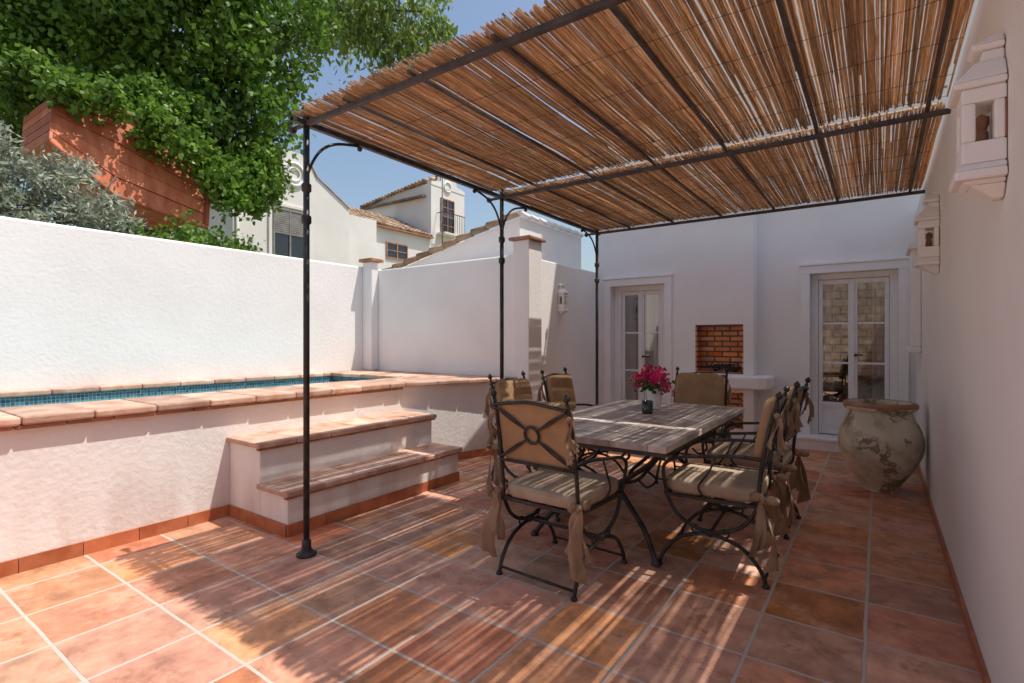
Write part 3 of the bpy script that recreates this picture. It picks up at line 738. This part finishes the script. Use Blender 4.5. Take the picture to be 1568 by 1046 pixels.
# ---------------------------------------------------------------- neighbouring houses
def tile_rows(b,eave0,eave1,ridge_off,pitch=.22,rad=.085):
    e0=Vector(eave0);e1=Vector(eave1);L=(e1-e0).length;d=(e1-e0)/L;n=int(L/pitch); up=Vector(ridge_off)
    o=len(b.v)
    b.v+=[tuple(e0),tuple(e1),tuple(e1+up),tuple(e0+up)]; b.face([o,o+1,o+2,o+3],roof_m,False,.05)
    for i in range(n+1):
        p=e0+d*(pitch*i); k=max(2,int(up.length/.4))
        for j in range(k):
            a=p+up*(j/k); c=p+up*((j+1.05)/k)
            b.tube([a+Vector((0,0,.03)),c+Vector((0,0,.0))],[rad,rad*.85],roof_m,7)
HA=empty('white_gable_house')
b=MB()
prof=[(7.4,-.1),(11.3,-.1),(11.3,5.75),(10.05,6.5),(9.85,6.85),(9.6,6.98),(9.5,7.12),(9.0,7.12),(8.9,6.98),(8.65,6.85),(8.45,6.5),(7.4,5.65)]
b.prism(prof,-15.0,-14.7,plaster_far,'X')
b.prism([(7.45,-.1),(11.25,-.1),(11.25,5.5),(9.25,6.4),(7.45,5.45)],-22,-15.0,plaster_far,'X')
b.obj('walls',HA)
b=MB()
tile_rows(b,(-22,7.25,5.42),(-15.02,7.25,5.42),(0,2.0,1.02)); tile_rows(b,(-22,11.45,5.45),(-15.02,11.45,5.45),(0,-2.2,.98))
b.obj('roof',HA)
b=MB()
for (rr,th) in ((.34,.05),(.2,.035)):
    b.tube([(-14.68,9.25+rr*math.cos(t),6.42+rr*math.sin(t)) for t in np.linspace(0,2*math.pi,33)[:-1]],th,plaster_far,8,closed=True)
b.box(-14.7,8.42,3.78,-14.64,8.52,5.35,plaster_far);b.box(-14.7,9.72,3.78,-14.64,9.82,5.35,plaster_far);b.box(-14.7,8.42,5.35,-14.64,9.82,5.45,plaster_far);b.box(-14.7,8.36,3.68,-14.6,9.88,3.78,plaster_far)
b.tube([(-14.66,7.5,-.1),(-14.66,7.5,5.6)],.04,plaster_far,8)
b.tube([(-14.69,7.4,5.70),(-14.69,8.45,6.55),(-14.69,8.65,6.9)],.035,roof_m,6); b.tube([(-14.69,11.3,5.80),(-14.69,10.05,6.55),(-14.69,9.85,6.9)],.035,roof_m,6)
b.obj('ornaments',HA,bevel=.01)
def window(par,x,y0,y1,z0,z1,rows=3,col=None):
    w=empty('window'); w.parent=par
    fr=col or iron2
    b=MB(); b.box(x+.004,y0,z0,x+.01,y1,z1,candle_m)
    t=.05
    b.box(x+.01,y0,z0,x+.05,y0+t,z1,fr); b.box(x+.01,y1-t,z0,x+.05,y1,z1,fr); b.box(x+.01,y0+t,z0,x+.05,y1-t,z0+t,fr); b.box(x+.01,y0+t,z1-t,x+.05,y1-t,z1,fr)
    m=(y0+y1)/2; b.box(x+.01,m-.025,z0+t,x+.045,m+.025,z1-t,fr)
    for k in range(1,rows):
        z=z0+(z1-z0)*k/rows; b.box(x+.012,y0+t,z-.015,x+.04,m-.025,z+.015,fr); b.box(x+.012,m+.025,z-.015,x+.04,y1-t,z+.015,fr)
    b.obj('pane_and_frame',w)
grey=M('grey_shutter',(.20,.19,.18),(.30,.29,.27),rough=.6)
window(HA,-14.7,8.56,9.66,3.8,5.3,2,grey)
b=MB()
for k in range(12): b.box(-14.69,8.61,4.55+k*.058,-14.665,9.08,4.60+k*.058,grey,.6); b.box(-14.69,9.14,4.55+k*.058,-14.665,9.61,4.60+k*.058,grey,.6)
b.obj('roller_shutter',HA)
HB=empty('white_village_house')
b=MB(); b.box(-20,11.4,-.1,-16,16.6,5.75,plaster_far); b.box(-16.0,11.35,-.1,-15.2,12.9,5.75,plaster_far); b.obj('walls',HB)
b=MB(); tile_rows(b,(-15.85,11.4,5.80),(-15.85,16.6,5.80),(-2.6,0,1.15)); b.box(-16.0,12.91,5.751,-15.80,16.6,5.79,terra_dark); b.obj('roof',HB)
window(HB,-16,14.05,15.2,4.6,5.25,2,terra_dark)
HC=empty('white_tower_house')
b=MB()
b.prism([(-20.3,-.1),(-16,-.1),(-16,8.15),(-18.1,8.15),(-20.3,7.7)],16.61,18.85,plaster_far,'Y')
b.prism([(16.61,8.15),(18.85,8.15),(18.85,8.3),(18.3,8.4),(18.2,8.7),(17.3,8.7),(17.2,8.4),(16.61,8.3)],-16.25,-15.98,plaster_far,'X')
b.obj('walls',HC)
b=MB(); tile_rows(b,(-20.5,16.45,7.75),(-16.26,16.45,8.3),(0,1.2,.5)); b.box(-20.6,16.4,7.62,-16.3,16.6,7.70,roof_m); b.obj('roof',HC)
window(HC,-16,17.2,18.1,6.1,7.7,4,terra_dark)
b=MB()
b.box(-15.98,16.95,6.0,-15.5,18.35,6.08,plaster_far)
for y in np.linspace(16.98,18.32,12): b.tube([(-15.53,y,6.08),(-15.53,y,6.95)],.012,iron,5)
b.tube([(-15.53,16.96,6.95),(-15.53,18.34,6.95)],.02,iron,6); b.tube([(-15.53,16.96,6.95),(-15.98,16.96,6.95)],.02,iron,6)
b.tube([(-15.97,17.65+.22*math.cos(t),8.25+.22*math.sin(t)) for t in np.linspace(0,2*math.pi,25)[:-1]],.04,plaster_far,6,closed=True)
b.obj('balcony',HC)
HN=empty('neighbour_outbuilding')
b=MB(); b.prism([(-7.4,-.1),(-3.78,-.1),(-3.78,2.93),(-5.9,2.45),(-7.4,2.12)],5.55,7.25,plaster,'Y'); b.obj('walls',HN)
b=MB()
n=14
for i in range(n):
    xa=-7.4+3.64*i/n; xb=-7.4+3.64*(i+1)/n
    za=2.14+.82*(i/n); zb=2.14+.82*((i+1)/n)
    b.tube([(xa,5.52,za+.03),(xb,5.52,zb+.01)],[.05,.04],roof_m,8)
for i in range(8):
    ya=5.52+1.7*i/8; b.tube([(-3.76,ya,2.97),(-3.76,ya+.22,2.96)],[.04,.034],plaster,8)
b.obj('roof_edge',HN)
b=MB(); b.tube([(-12,13,-.1),(-12,13,7.0)],.02,iron); b.tube([(-12.3,13,6.9),(-11.4,13.4,6.9)],.015,iron)
for i in range(6): b.tube([(-12.2+.15*i,12.9+.06*i,6.7),(-12.2+.15*i,12.9+.06*i,7.05)],.01,iron)
ob=b.obj('tv_antenna')

# ---------------------------------------------------------------- light
S=Vector((.88,.62,2.7)).normalized()
sun=bpy.data.lights.new('sun','SUN'); sun.energy=5.0; sun.angle=math.radians(.5); sun.color=(1,.955,.88)
so=bpy.data.objects.new('sun',sun); COL.objects.link(so); so.rotation_euler=S.to_track_quat('Z','Y').to_euler(); so.location=(5,5,20)
w=bpy.data.worlds.new('World'); scene.world=w; w.use_nodes=True
nt=w.node_tree; bg=nt.nodes['Background']; sky=nt.nodes.new('ShaderNodeTexSky'); sky.sky_type='NISHITA'; sky.sun_disc=False
sky.sun_elevation=math.asin(S.z); sky.sun_rotation=math.atan2(S.x,S.y); sky.air_density=1.25; sky.dust_density=2.6; sky.ozone_density=1.6
nt.links.new(sky.outputs[0],bg.inputs[0]); bg.inputs[1].default_value=.15
scene.view_settings.view_transform='Standard'; scene.view_settings.look='None'; scene.view_settings.exposure=0

cam=bpy.data.cameras.new('camera'); cam.sensor_width=36; cam.lens=18.32; cam.shift_y=-.0019; cam.clip_start=.05; cam.clip_end=800
co=bpy.data.objects.new('camera',cam); COL.objects.link(co); co.location=(0,0,1.35); co.rotation_euler=(math.radians(90),0,math.radians(35.1))
scene.camera=co
